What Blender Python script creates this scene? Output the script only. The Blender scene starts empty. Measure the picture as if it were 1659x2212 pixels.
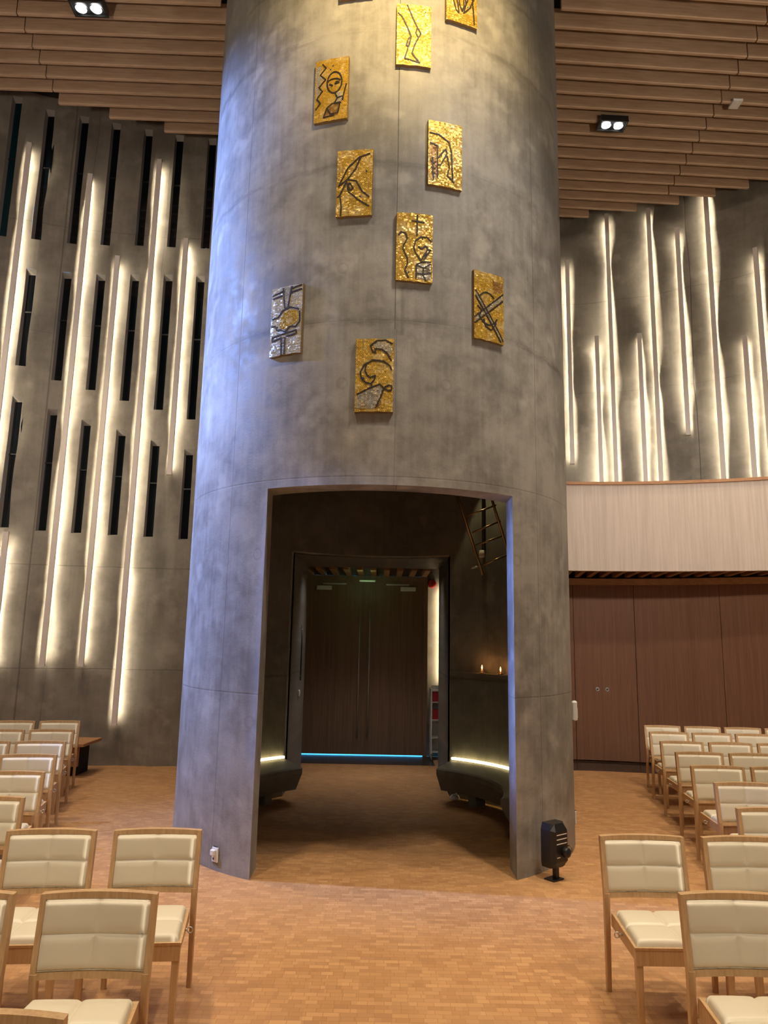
import bpy, math, random
from mathutils import Vector, Matrix
rnd = random.Random(7)
SC = bpy.context.scene
COL = SC.collection
sin, cos, pi, rad = math.sin, math.cos, math.pi, math.radians

# ------------------------------------------------------------------ helpers
class MB:
    """collects faces; build() links them as ONE mesh object"""
    def __init__(s): s.v = []; s.f = []; s.uv = []; s.sm = []
    def face(s, pts, uv=None, smooth=False):
        i = len(s.v); s.v += [tuple(p) for p in pts]
        s.f.append(tuple(range(i, i + len(pts))))
        s.uv.append(uv or [(0, 0)] * len(pts)); s.sm.append(smooth)
    def poly(s, verts, faces, smooth=False):
        i = len(s.v); s.v += [tuple(p) for p in verts]
        for f in faces:
            s.f.append(tuple(i + k for k in f)); s.uv.append([(verts[k][0], verts[k][2]) for k in f]); s.sm.append(smooth)
    def box(s, a, b):
        x0, y0, z0 = a; x1, y1, z1 = b
        vs = [(x0,y0,z0),(x1,y0,z0),(x1,y1,z0),(x0,y1,z0),(x0,y0,z1),(x1,y0,z1),(x1,y1,z1),(x0,y1,z1)]
        s.poly(vs, [(3,2,1,0),(4,5,6,7),(0,1,5,4),(1,2,6,5),(2,3,7,6),(3,0,4,7)])
    def hexa(s, bot, top):
        vs = list(bot) + list(top)
        s.poly(vs, [(3,2,1,0),(4,5,6,7),(0,1,5,4),(1,2,6,5),(2,3,7,6),(3,0,4,7)])
    def bbox(s, a, b, r=.004):
        """box with chamfered vertical and horizontal edges (rounded slab)"""
        x0, y0, z0 = a; x1, y1, z1 = b
        r = min(r, (x1-x0)/2.5, (y1-y0)/2.5, (z1-z0)/2.5)
        def ring(i, z): return [(x0+i,y0+i+r,z),(x0+i+r,y0+i,z),(x1-i-r,y0+i,z),(x1-i,y0+i+r,z),(x1-i,y1-i-r,z),(x1-i-r,y1-i,z),(x0+i+r,y1-i,z),(x0+i,y1-i-r,z)]
        L = [ring(r, z0), ring(0, z0+r), ring(0, z1-r), ring(r, z1)]
        s.loft(L)
    def loft(s, rings, cap=True, smooth=False, close=True):
        n = len(rings[0]); vs = [p for r in rings for p in r]; fs = []
        for k in range(len(rings)-1):
            for i in range(n if close else n-1):
                j = (i+1) % n
                fs.append((k*n+i, k*n+j, (k+1)*n+j, (k+1)*n+i))
        s.poly(vs, fs, smooth)
        if cap:
            i0 = len(s.v) - len(vs)
            for f in (tuple(i0+i for i in reversed(range(n))), tuple(i0+(len(rings)-1)*n+i for i in range(n))):
                s.f.append(f); s.uv.append([(0,0)]*n); s.sm.append(False)
    def tube(s, p, q, r, r2=None, n=10, smooth=True):
        p = Vector(p); q = Vector(q); d = (q-p).normalized()
        a = d.orthogonal().normalized(); b = d.cross(a); r2 = r if r2 is None else r2
        s.loft([[p+(a*cos(t)+b*sin(t))*r for t in [2*pi*i/n for i in range(n)]],
                [q+(a*cos(t)+b*sin(t))*r2 for t in [2*pi*i/n for i in range(n)]]], smooth=smooth)
    def lathe(s, c, prof, n=16, axis='z'):
        rings = []
        for r, z in prof:
            rg = []
            for i in range(n):
                t = 2*pi*i/n
                if axis == 'z': rg.append((c[0]+r*cos(t), c[1]+r*sin(t), c[2]+z))
                else: rg.append((c[0]+r*cos(t), c[1]-z, c[2]+r*sin(t)))
            rings.append(rg)
        s.loft(rings, smooth=True)
    def torus(s, c, R, r, ax='y', n=16, m=6):
        rings = []
        for i in range(n):
            t = 2*pi*i/n; rg = []
            for k in range(m):
                w = 2*pi*k/m; q = R+r*cos(w)
                if ax == 'y': rg.append((c[0]+q*cos(t), c[1]+r*sin(w), c[2]+q*sin(t)))
                else: rg.append((c[0]+r*sin(w), c[1]+q*cos(t), c[2]+q*sin(t)))
            rings.append(rg)
        rings.append(rings[0]); s.loft(rings, cap=False, smooth=True)
    def build(s, name, mat, parent=None, loc=None, rotz=None, recalc=False):
        me = bpy.data.meshes.new(name); me.from_pydata(s.v, [], s.f)
        ul = me.uv_layers.new(name='UVMap'); k = 0
        for u in s.uv:
            for c in u: ul.data[k].uv = c; k += 1
        me.polygons.foreach_set('use_smooth', s.sm)
        me.materials.append(mat)
        if recalc:
            import bmesh
            bm = bmesh.new(); bm.from_mesh(me); bmesh.ops.remove_doubles(bm, verts=bm.verts, dist=1e-5)
            bmesh.ops.recalc_face_normals(bm, faces=bm.faces); bm.to_mesh(me); bm.free()
        me.update()
        o = bpy.data.objects.new(name, me); COL.objects.link(o)
        if parent: o.parent = parent
        if loc: o.location = loc
        if rotz is not None: o.rotation_euler = (0, 0, rotz)
        return o
def tag(o, label, cat, group=None):
    o['label'] = label; o['category'] = cat
    if group: o['group'] = group
    return o
def thing(name, label, cat, loc=(0,0,0), rotz=0, group=None):
    o = bpy.data.objects.new(name, None); COL.objects.link(o); o.empty_display_size = .1
    o.location = loc; o.rotation_euler = (0, 0, rotz)
    return tag(o, label, cat, group)
def struct(o, label=None):
    o['kind'] = 'structure'
    if label: o['label'] = label
    return o
def dup(root, loc, rotz, label, group=None):
    r = root.copy(); COL.objects.link(r); r.location = loc; r.rotation_euler = (0, 0, rotz)
    r['label'] = label
    if group: r['group'] = group
    for ch in list(root.children):
        c = ch.copy(); COL.objects.link(c); c.parent = r
        for g in ch.children:
            d = g.copy(); COL.objects.link(d); d.parent = c
    return r
ORD = ['zeroth','first','second','third','fourth','fifth','sixth','seventh','eighth','ninth','tenth','eleventh','twelfth','thirteenth','fourteenth','fifteenth','sixteenth','seventeenth','eighteenth','nineteenth','twentieth','twenty-first','twenty-second']

# ------------------------------------------------------------------ materials
class NT:
    def __init__(s, name):
        s.m = bpy.data.materials.new(name); s.m.use_nodes = True
        s.t = s.m.node_tree; s.b = s.t.nodes['Principled BSDF']; s._uv = None
    def n(s, typ, ins=None, **props):
        o = s.t.nodes.new(typ)
        for k, v in props.items(): setattr(o, k, v)
        for k, v in (ins or {}).items(): s.set(o.inputs[k], v)
        return o
    def set(s, sock, v):
        if isinstance(v, bpy.types.NodeSocket): s.t.links.new(v, sock)
        elif isinstance(v, bpy.types.Node): s.t.links.new(v.outputs[0], sock)
        else:
            if sock.type == 'RGBA' and len(v) == 3: v = (*v, 1)
            sock.default_value = v
    def bs(s, k, v): s.set(s.b.inputs[k], v)
    def math(s, op, a, b=0.0, c=0.0):
        o = s.t.nodes.new('ShaderNodeMath'); o.operation = op
        s.set(o.inputs[0], a); s.set(o.inputs[1], b); s.set(o.inputs[2], c); return o.outputs[0]
    def mix(s, f, a, b, blend='MIX'):
        o = s.t.nodes.new('ShaderNodeMix'); o.data_type = 'RGBA'; o.blend_type = blend
        s.set(o.inputs[0], f); s.set(o.inputs[6], a); s.set(o.inputs[7], b); return o.outputs[2]
    def ramp(s, x, lo, hi, a=0.0, b=1.0, smooth=True):
        o = s.t.nodes.new('ShaderNodeMapRange'); o.interpolation_type = 'SMOOTHSTEP' if smooth else 'LINEAR'
        s.set(o.inputs[0], x)
        for k, v in enumerate((lo, hi, a, b)): o.inputs[1+k].default_value = v
        return o.outputs[0]
    def uv(s):
        if not s._uv: s._uv = s.n('ShaderNodeTexCoord')
        return s._uv.outputs['UV']
    def obj(s):
        if not s._uv: s._uv = s.n('ShaderNodeTexCoord')
        return s._uv.outputs['Object']
    def noise(s, vec, scale, detail=4, rough=.55, dist=0):
        o = s.n('ShaderNodeTexNoise', {'Vector': vec, 'Scale': scale, 'Detail': detail, 'Roughness': rough, 'Distortion': dist}); return o.outputs['Fac']
    def stretch(s, vec, sx, sy, sz=1):
        o = s.n('ShaderNodeMapping', {'Vector': vec, 'Scale': (sx, sy, sz)}); return o.outputs[0]
    def bump(s, h, strength, dist=.01):
        o = s.n('ShaderNodeBump', {'Height': h, 'Strength': strength, 'Distance': dist}); s.bs('Normal', o.outputs[0])
def lin(r, g, b):
    f = lambda c: (c/255/12.92 if c/255 <= .04045 else ((c/255+.055)/1.055)**2.4)
    return (f(r), f(g), f(b))
def plain(name, rgb, rough=.5, metal=0, spec=.5, nscale=0, var=.15, bump=0):
    t = NT(name)
    if nscale:
        f = t.noise(t.obj(), nscale)
        t.bs('Base Color', t.mix(f, tuple(c*(1-var) for c in rgb), tuple(min(1, c*(1+var)) for c in rgb)))
        if bump: t.bump(f, bump)
    else: t.bs('Base Color', rgb)
    t.bs('Roughness', rough); t.bs('Metallic', metal); t.bs('Specular IOR Level', spec)
    return t.m
def emit(name, rgb, s, base=(.8,.8,.8)):
    t = NT(name); t.bs('Base Color', base); t.bs('Emission Color', rgb); t.bs('Emission Strength', s); return t.m

def concrete(name, c_lo, c_hi, hbands=(), vseams=(), ties=(), rough=.6, stain=.5, spec=.35):
    t = NT(name); uv = t.uv()
    sp = t.n('ShaderNodeSeparateXYZ', {0: uv}); U, V = sp.outputs[0], sp.outputs[1]
    big = t.noise(uv, .9, 5, .6, .3); mid = t.noise(uv, 5, 6, .65, .2); fine = t.noise(uv, 60, 3, .6)
    strk = t.noise(t.stretch(uv, 16, 1.1), 1, 5, .65)
    f = t.math('ADD', t.math('MULTIPLY', big, .5), t.math('MULTIPLY', mid, .32))
    f = t.math('ADD', f, t.math('MULTIPLY', strk, .18))
    f = t.ramp(f, .375, .625)
    col = t.mix(f, c_lo, c_hi)
    col = t.mix(t.ramp(t.noise(uv, 2.6, 3, .5), .56, .72, 0, .5), col, tuple(min(1, c*1.35) for c in c_hi))   # cloudy efflorescence
    col = t.mix(t.ramp(fine, .66, .72, 0, .45), col, tuple(c*.5 for c in c_lo))                                # pinholes
    dk = None; hgt = t.math('ADD', t.math('MULTIPLY', fine, .25), t.math('MULTIPLY', mid, .6))
    wob = t.math('MULTIPLY', t.math('SUBTRACT', t.noise(uv, 1.6, 6, .7), .5), .30)
    brk = t.ramp(t.noise(t.stretch(uv, 1.1, 4), 1, 6, .7), .40, .62, .05, 1)
    for z, w, s in hbands:
        d = t.math('ABSOLUTE', t.math('SUBTRACT', t.math('ADD', V, wob if w > .03 else t.math('MULTIPLY', wob, .05)), z))
        k = t.math('MULTIPLY', t.ramp(d, 0, w, s, 0), brk)
        dk = k if dk is None else t.math('MAXIMUM', dk, k)
        dn = t.ramp(t.math('ABSOLUTE', t.math('SUBTRACT', V, z)), 0, .010, s*(.3 if w > .03 else .9), 0)
        dk = t.math('MAXIMUM', dk, dn); hgt = t.math('SUBTRACT', hgt, dn)
    for u, w, z0, z1, s in vseams:
        d = t.math('ABSOLUTE', t.math('SUBTRACT', U, u))
        k = t.math('MULTIPLY', t.ramp(d, 0, w, s, 0), t.math('MULTIPLY', t.math('GREATER_THAN', V, z0), t.math('LESS_THAN', V, z1)))
        dk = k if dk is None else t.math('MAXIMUM', dk, k); hgt = t.math('SUBTRACT', hgt, k)
    for u, v in ties:
        v2 = t.n('ShaderNodeVectorMath', {0: uv, 1: (u, v, 0)}, operation='DISTANCE').outputs['Value']
        k = t.ramp(t.math('ABSOLUTE', t.math('SUBTRACT', v2, .045)), 0, .018, .16, 0)
        dk = k if dk is None else t.math('MAXIMUM', dk, k); hgt = t.math('SUBTRACT', hgt, t.math('MULTIPLY', k, .5))
    if dk is not None: col = t.mix(dk, col, tuple(c*.3 for c in c_lo))
    t.bs('Base Color', col); t.bs('Roughness', t.ramp(mid, .3, .7, rough-.12, rough+.12)); t.bs('Specular IOR Level', spec)
    t.bump(hgt, .35, .012)
    return t.m

def wood(name, c1, c2, sx, sy, rough=.45, spec=.4, coord='obj', sz=1):
    t = NT(name); v = t.obj() if coord == 'obj' else t.uv()
    g = t.noise(t.stretch(v, sx, sy, sz), 1, 5, .6, .4)
    g2 = t.noise(t.stretch(v, sx*.15, sy*.3, sz*.15), 1, 2)
    f = t.ramp(t.math('ADD', t.math('MULTIPLY', g, .7), t.math('MULTIPLY', g2, .3)), .32, .68)
    t.bs('Base Color', t.mix(f, c1, c2)); t.bs('Roughness', rough); t.bs('Specular IOR Level', spec)
    t.bump(g, .06)
    return t.m

TR, TI = 2.006, 1.75
TX, TY = -.037, 7.9
CT_LO, CT_HI = (.19,.18,.165), (.375,.36,.33)
M = {}
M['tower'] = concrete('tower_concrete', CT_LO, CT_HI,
    hbands=[(6.15,.045,.36),(4.63,.075,.5),(7.55,.06,.42),(8.3,.05,.4),(3.24,.012,.25),(1.43,.012,.3)],
    vseams=[(.10,.007,4.55,11,.75),(.115,.005,3.17,4.55,.35),(-1.47,.006,0,11,.45),(1.60,.006,0,11,.55),(.16,.03,4.5,4.95,.35)],
    ties=[(-.37,5.13),(.56,5.13),(-.97,4.09),(-.35,4.06),(.56,4.08),(-1.1,2.6),(1.3,2.6),(-1.1,1.2)])
M['inner'] = concrete('darkened_inner_concrete', (.13,.122,.112), (.22,.21,.19), hbands=[(1.43,.02,.4)])  # tower concrete again, the dimness of the interior mixed into its colour
M['wallc'] = concrete('hall_wall_concrete', (.18,.158,.128), (.285,.255,.212),
    hbands=[(2.91,.012,.6),(1.38,.012,.55),(6.6,.012,.3),(8.45,.02,.4)],
    vseams=[(-5.30,.02,0,11,.55),(-4.95,.010,0,11,.35),(5.60,.012,0,11,.7),(-3.75,.008,7.5,11,.3)])
M['recess'] = concrete('slit_reveal_concrete', (.20,.18,.16), (.30,.275,.24))
M['plainc'] = concrete('outer_wall_concrete', (.22,.2,.18), (.32,.30,.27))
t = NT('end_grain_parquet'); o = t.obj()
b1 = t.n('ShaderNodeTexBrick', {'Vector': o, 'Color1': (.45,.232,.098,1), 'Color2': (.58,.325,.148,1), 'Mortar': (.30,.14,.055,1), 'Scale': 1, 'Mortar Size': .0012, 'Brick Width': .088, 'Row Height': .042, 'Bias': .0})
b1.offset = .43; b1.squash = .8; b1.squash_frequency = 3
cc = t.n('ShaderNodeVectorMath', {0: o, 1: (10.9, 23.8, 1)}, operation='MULTIPLY'); fl_ = t.n('ShaderNodeVectorMath', {0: cc.outputs[0]}, operation='FLOOR')
wn = t.n('ShaderNodeTexWhiteNoise', {'Vector': fl_.outputs[0]})
c = t.mix(t.ramp(wn.outputs['Value'], .35, 1, 0, .5), b1.outputs['Color'], (.34,.175,.08))
c = t.mix(t.ramp(t.noise(o, .7, 4), .35, .7, 0, .25), c, (.64,.38,.19))
t.bs('Base Color', c); t.bs('Roughness', t.ramp(t.noise(o, 3, 4), .3, .7, .42, .58)); t.bs('Specular IOR Level', .35)
t.bump(b1.outputs['Fac'], -.15, .004); M['floor'] = t.m
M['slat'] = wood('ceiling_slat_wood', lin(184,154,126), lin(206,178,150), 3, 40, .65, .25, sz=40)
M['dark'] = plain('ceiling_void_black', (.012,.011,.010), .9)
M['oak'] = wood('chair_oak', lin(184,148,106), lin(206,172,130), 60, 60, .38, .45, sz=3)
t = NT('cream_leather'); nf = t.noise(t.obj(), 220, 2); t.bs('Base Color', t.mix(t.noise(t.obj(), 4), lin(214,206,186), lin(226,218,198))); t.bs('Roughness', .36); t.bs('Specular IOR Level', .5); t.bump(nf, .06, .002); M['leather'] = t.m
M['steel'] = plain('brushed_steel', (.66,.64,.61), .35, .7)
M['panelwood'] = wood('partition_walnut', lin(122,82,58), lin(142,100,74), 140, 140, .5, .3, sz=2)
M['doorwood'] = wood('door_walnut', lin(122,98,80), lin(148,120,100), 50, 50, .45, .35, sz=1)
M['railwood'] = wood('rail_wood', lin(168,122,84), lin(192,146,104), 3, 40, .5, .3, sz=40)
M['parapet'] = wood('limed_parapet_boards', lin(196,182,170), lin(216,202,190), 30, 30, .6, .3, sz=1)
M['white'] = plain('white_plastic', (.78,.78,.76), .35)
M['black'] = plain('black_plastic', (.012,.011,.011), .38)
M['blackgloss'] = plain('dark_stone', (.035,.026,.022), .18)
M['grey'] = plain('painted_bar', lin(240,230,222), .5)
M['red'] = plain('red_plastic', (.55,.02,.015), .4)
M['redpaper'] = plain('red_booklet_cover', (.42,.02,.03), .5)
M['glass'] = plain('night_window_glass', (.004,.006,.008), .06)
M['tealglass'] = plain('dusk_window_glass', (.004,.022,.030), .08)
M['wax'] = plain('candle_wax', (.8,.72,.6), .4)
M['brass'] = plain('dull_bronze', (.36,.24,.12), .32, 1)
M['led'] = emit('led_warm_white', (1,.89,.68), 100)
M['benchled'] = emit('bench_led_yellow', (1,.80,.36), 5)
M['lampdisc'] = emit('spot_lens', (.95,.97,1), 14)
M['flame'] = emit('candle_flame', (1,.42,.10), 9)
M['exit'] = emit('green_sign_face', (.1,1,.55), 1.6)

# gold mosaic tesserae
def mosaic_mat(name, base, base2, seedv):
    t = NT(name); uv = t.uv()
    wv = t.n('ShaderNodeVectorMath', {0: uv, 1: t.n('ShaderNodeVectorMath', {0: t.n('ShaderNodeTexNoise', {'Vector': uv, 'Scale': 6.0}).outputs['Color'], 1: (.02,.02,0)}, operation='MULTIPLY').outputs[0]}, operation='ADD').outputs[0]
    br = t.n('ShaderNodeTexBrick', {'Vector': wv, 'Color1': base+(1,), 'Color2': base2+(1,), 'Mortar': (.16,.09,.02,1), 'Scale': 1, 'Mortar Size': .0018, 'Brick Width': .016, 'Row Height': .0125}); br.offset = .37
    q = t.n('ShaderNodeVectorMath', {0: wv, 1: (62, 80, 1)}, operation='MULTIPLY'); q = t.n('ShaderNodeVectorMath', {0: q.outputs[0]}, operation='FLOOR')
    w = t.n('ShaderNodeTexWhiteNoise', {'Vector': t.n('ShaderNodeVectorMath', {0: q.outputs[0], 1: (seedv, seedv*2, 3)}, operation='ADD').outputs[0]})
    c = t.mix(t.ramp(w.outputs['Value'], .35, 1, 0, .6), br.outputs['Color'], tuple(x*.55 for x in base))
    c = t.mix(t.ramp(t.noise(uv, 9, 2), .5, .62, 0, .45), c, (.72,.56,.26))
    t.bs('Base Color', c); t.bs('Metallic', .35); t.bs('Roughness', .40)
    g = t.n('ShaderNodeNewGeometry')
    d = t.n('ShaderNodeVectorMath', {0: w.outputs['Color'], 1: (.5,.5,.5)}, operation='SUBTRACT')
    d = t.n('ShaderNodeVectorMath', {0: d.outputs[0], 1: (.42,.42,.42)}, operation='MULTIPLY')
    nn = t.n('ShaderNodeVectorMath', {0: g.outputs['Normal'], 1: d.outputs[0]}, operation='ADD')
    nn = t.n('ShaderNodeVectorMath', {0: nn.outputs[0]}, operation='NORMALIZE')
    t.bs('Normal', nn.outputs[0])
    return t.m
M['gold'] = mosaic_mat('gold_mosaic', (.80,.46,.035), (.90,.60,.09), 1)
M['silver'] = mosaic_mat('silver_mosaic', (.55,.55,.50), (.68,.67,.60), 5)
M['palegold'] = mosaic_mat('pale_gold_mosaic', (.74,.70,.54), (.82,.80,.68), 9)
M['rust'] = mosaic_mat('rust_mosaic', (.42,.20,.05), (.55,.30,.08), 3)
M['line'] = plain('dark_smalti', (.02,.011,.008), .6)
M['edge'] = plain('mosaic_backing_board', (.22,.14,.06), .6)

# ------------------------------------------------------------------ camera
def make_camera():
    P, R = rad(10.0), rad(1.1)
    fw = Vector((0, cos(P), sin(P))); up0 = Vector((0, -sin(P), cos(P))); rt0 = Vector((1,0,0))
    rt = cos(R)*rt0 + sin(R)*up0; up = cos(R)*up0 - sin(R)*rt0
    cd = bpy.data.cameras.new('camera'); cd.sensor_fit = 'VERTICAL'; cd.sensor_height = 36; cd.lens = 1560/2212*36
    cd.clip_end = 100
    o = bpy.data.objects.new('camera', cd); COL.objects.link(o)
    m = Matrix((rt, up, -fw)).transposed().to_4x4(); m.translation = (0, 0, 1.9)
    o.matrix_world = m; SC.camera = o
make_camera()

# ------------------------------------------------------------------ room shell
def wl(x):
    t = min(x+3, 0); return 11.15+.03*t-.045*t*t
def wr(x):
    t = max(x-3.2, 0); return 13.3-.1*t-.1*t*t
def pt_y(x):                       # partition under the gallery
    t = max(x-3.2, 0); return 12.3-.06*t-.10*t*t
def gal(x):                        # gallery parapet
    t = max(x-2.85, 0); return 11.02-.03*t-.065*t*t
BARX = (-5.64,-5.925,-4.98,-4.445,-3.907,-3.372,-2.86)
def wave(x, z):
    m = 1.0
    if x < 0: m = .08+.92*max(math.exp(-((x-b)/.125)**2) for b in BARX)
    else: return .028*sin(2.1*z+3.1*sin(1.3*x)+2.3*x)+.013*sin(4.3*z-4.2*x+1.3*sin(1.9*z))+.010*sin(1.2*z+5.1*x)
    return m*(.022*sin(2.9*z+3.1*sin(1.7*x)+2.0*x)+.013*sin(5.3*z-4.2*x+1.3*sin(2.3*z))+.012*sin(1.3*z+7.1*x))

f = MB()
f.face([(-9,-7,0),(1.3,-7,0),(1.3,12.5,0),(-9,12.5,0)]); f.face([(1.3,-7,0),(9,-7,0),(9,13.6,0),(1.3,13.6,0)])
f.face([(-9,-7,-.1),(-9,12.5,-.1),(1.3,12.5,-.1),(1.3,-7,-.1)])
struct(f.build('floor', M['floor']), 'end-grain wood block floor in warm orange brown')
f = MB(); f.box((-9,-7,10.75), (9,13.6,10.95)); struct(f.build('ceiling', M['dark']), 'dark void above the hanging slats')

WINS = [(-6.19,8.12,10.63),(-5.70,8.15,10.51),(-5.185,8.17,10.50),(-4.68,8.21,10.47),(-4.151,8.26,10.42),(-3.635,8.28,10.37),(-3.078,8.28,10.34),
        (-6.22,6.15,7.60),(-5.722,6.0,7.64),(-5.206,5.82,7.66),(-4.697,5.71,7.69),(-4.177,5.57,7.74),(-3.644,5.45,7.78),(-3.12,5.31,7.79),
        (-6.22,3.46,5.65),(-5.716,3.44,5.51),(-5.21,3.42,5.35),(-4.712,3.41,5.22),(-4.184,3.40,5.09),(-3.651,3.39,4.95),(-3.117,3.37,4.82)]
WH = .072
def hall_wall(name, x0, x1, fy, holes, z1=10.75, step=.055, fine=None, label=None, yo=1):
    xs = {round(x0,4), round(x1,4)}; zs = {0.0, z1}
    n = int((x1-x0)/step)
    base = [x0+(x1-x0)*i/n for i in range(n+1)]
    for c, a, b in holes: xs |= {round(c-WH,4), round(c+WH,4)}; zs |= {a, b}
    for v in base:
        if all(abs(v-w) > step*.4 for w in xs): xs.add(round(v,4))
    m = int(z1/.075)
    for k in range(m+1):
        v = z1*k/m
        if all(abs(v-w) > .03 for w in zs): zs.add(round(v,4))
    xs = sorted(xs); zs = sorted(zs); nx = len(xs)
    mb = MB(); vs = []; uvs = []
    for z in zs:
        for x in xs: vs.append((x, fy(x)-wave(x,z), z))
    fs = []
    for j in range(len(zs)-1):
        zc = (zs[j]+zs[j+1])/2
        for i in range(nx-1):
            xc = (xs[i]+xs[i+1])/2
            if any(abs(xc-c) < WH and a < zc < b for c, a, b in holes): continue
            fs.append((j*nx+i, j*nx+i+1, (j+1)*nx+i+1, (j+1)*nx+i))
    mb.poly(vs, fs, smooth=True)
    return struct(mb.build(name, M['wallc']), label)
hall_wall('wall_left', -8.2, -1.3, wl, WINS, label='tall grey concrete wall with slit windows')
hall_wall('wall_right', 1.3, 8.4, wr, [], label='tall grey concrete wall above the gallery')
for i, (c, a, b) in enumerate(WINS):
    y0 = wl(c)
    mb = MB(); d = .055; k = .016; kt = .085
    P = lambda x, z: (x, wl(x)-wave(x, z), z)
    N = 12
    # four splayed reveals
    for s in (-1, 1):
        for q in range(N):
            za, zb = a+(b-a)*q/N, a+(b-a)*(q+1)/N
            ia, ib = a+k+(b-a-k-kt)*q/N, a+k+(b-a-k-kt)*(q+1)/N
            mb.face([P(c+s*WH, za), P(c+s*WH, zb), (c+s*(WH-k), y0+d, ib), (c+s*(WH-k), y0+d, ia)])
    mb.face([P(c-WH,a), P(c+WH,a), (c+WH-k,y0+d,a+k), (c-WH+k,y0+d,a+k)])
    mb.face([P(c-WH,b), P(c+WH,b), (c+WH-k,y0+d,b-kt), (c-WH+k,y0+d,b-kt)])
    w = struct(mb.build('window_%d' % (i+1), M['recess']))
    g = MB(); g.box((c-WH-.02,y0+d,a-.02), (c+WH+.02,y0+d+.03,b+.02)); g.build('pane', M['tealglass'] if c < -6 else M['glass'], w)
    h = MB(); zz = a+(b-a)*.55; h.box((c-WH+k,y0+d-.02,zz), (c+WH-k,y0+d,zz+.02)); h.build('glazing_bar', M['black'], w)
# closing walls out of frame
mb = MB(); mb.box((-8.4,-7,0), (-8.2,wl(-8.2)+.3,10.75)); struct(mb.build('wall_west', M['plainc']))
mb = MB(); mb.box((8.4,-7,0), (8.6,13.6,10.75)); struct(mb.build('wall_east', M['plainc']))
mb = MB(); mb.box((-8.4,-7.2,0), (8.6,-7,10.75)); struct(mb.build('wall_front', M['plainc']))
mb = MB(); mb.box((1.28,9.6,3.35), (1.42,13.4,10.75)); mb.box((1.28,9.6,0), (1.42,13.4,3.35)); mb.box((-1.6,11.2,3.35), (1.3,11.4,10.75)); mb.box((-1.55,11.12,0), (-1.4,12.7,3.35)); mb.box((-1.55,11.3,3.3), (1.42,12.8,3.45))
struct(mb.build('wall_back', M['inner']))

# ------------------------------------------------------------------ the tower
def build_tower():
    H = 10.75
    zf, zr = 3.17, 3.0
    fl0, fl1 = -1.013, 1.135
    rl0, rl1 = -1.17, .88
    def ang(x, r): return math.asin((x-TX)/r)
    def surf(mb, r, inward):
        aF = (ang(fl0, r), ang(fl1, r))
        aR = (pi-ang(rl1, r), pi-ang(rl0, r))            # rear, measured the same way round
        lines = set(round(v, 6) for v in aF+aR)
        for k in range(181):
            v = -pi/2*1.0 + 2*pi*k/180
            if all(abs(v-w) > .012 for w in lines): lines.add(round(v, 6))
        al = sorted(lines); zl = sorted({0, .3, .8, 1.4, 2, 2.5, zr, zf, *[3.4+.35*k for k in range(21)], H})
        n = len(al); vs = []; 
        i0 = len(mb.v)
        for z in zl:
            for a in al: mb.v.append((TX+r*sin(a), TY-r*cos(a), z))
        for j in range(len(zl)-1):
            zc = (zl[j]+zl[j+1])/2
            for i in range(n-1):
                ac = (al[i]+al[i+1])/2
                if aF[0] < ac < aF[1] and zc < zf: continue
                if aR[0] < ac < aR[1] and zc < zr: continue
                idx = (i0+j*n+i, i0+j*n+i+1, i0+(j+1)*n+i+1, i0+(j+1)*n+i)
                uv = [(al[i]*TR, zl[j]), (al[i+1]*TR, zl[j]), (al[i+1]*TR, zl[j+1]), (al[i]*TR, zl[j+1])]
                if inward: idx = idx[::-1]; uv = uv[::-1]
                mb.f.append(idx); mb.uv.append(uv); mb.sm.append(True)
    mb = MB(); surf(mb, TR, False)
    def yy(x, r, s): return TY + s*math.sqrt(r*r-(x-TX)**2)
    for x0, x1, zt, s in ((fl0, fl1, zf, -1), (rl0, rl1, zr, 1)):
        for x in (x0, x1):
            ya, yb = yy(x, TR, s), yy(x, TI, s)
            for k in range(8):
                z0, z1 = zt*k/8, zt*(k+1)/8
                mb.face([(x,ya,z0),(x,yb,z0),(x,yb,z1),(x,ya,z1)], [(x+ya,z0),(x+yb,z0),(x+yb,z1),(x+ya,z1)])
        for k in range(20):
            xa, xb = x0+(x1-x0)*k/20, x0+(x1-x0)*(k+1)/20
            mb.face([(xa,yy(xa,TR,s),zt),(xb,yy(xb,TR,s),zt),(xb,yy(xb,TI,s),zt),(xa,yy(xa,TI,s),zt)], [(xa,yy(xa,TR,s)),(xb,yy(xb,TR,s)),(xb,yy(xb,TI,s)),(xa,yy(xa,TI,s))])
    o = struct(mb.build('wall_tower', M['tower']), 'round grey concrete tower with an arched-top doorway and gold mosaics')
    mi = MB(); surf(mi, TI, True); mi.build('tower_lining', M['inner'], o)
build_tower()
# portal behind the tower
mb = MB()
mb.hexa([(-1.45,9.15,0),(-1.17,9.40,0),(-1.17,11.3,0),(-1.45,11.3,0)], [(-1.45,9.15,3.35),(-1.17,9.40,3.35),(-1.17,11.3,3.35),(-1.45,11.3,3.35)])
mb.hexa([(.88,9.45,0),(1.2,9.20,0),(1.2,11.3,0),(.88,11.3,0)], [(.88,9.45,3.35),(1.2,9.20,3.35),(1.2,11.3,3.35),(.88,11.3,3.35)])
ring = []
for q in range(17):
    x = -1.45+2.65*q/16; ya = TY+math.sqrt(1.94**2-(x-TX)**2); ring.append([(x,ya,3.0),(x,11.3,3.0),(x,11.3,3.35),(x,ya,3.35)])
mb.loft(ring)
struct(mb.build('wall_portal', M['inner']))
mb = MB(); mb.box((-1.55,12.52,2.98), (1.4,12.7,3.4)); mb.box((.78,12.52,0), (1.4,12.7,2.98)); mb.box((-1.55,12.52,0), (-1.44,12.7,2.98)); struct(mb.build('wall_entrance', M['plainc']))

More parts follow.
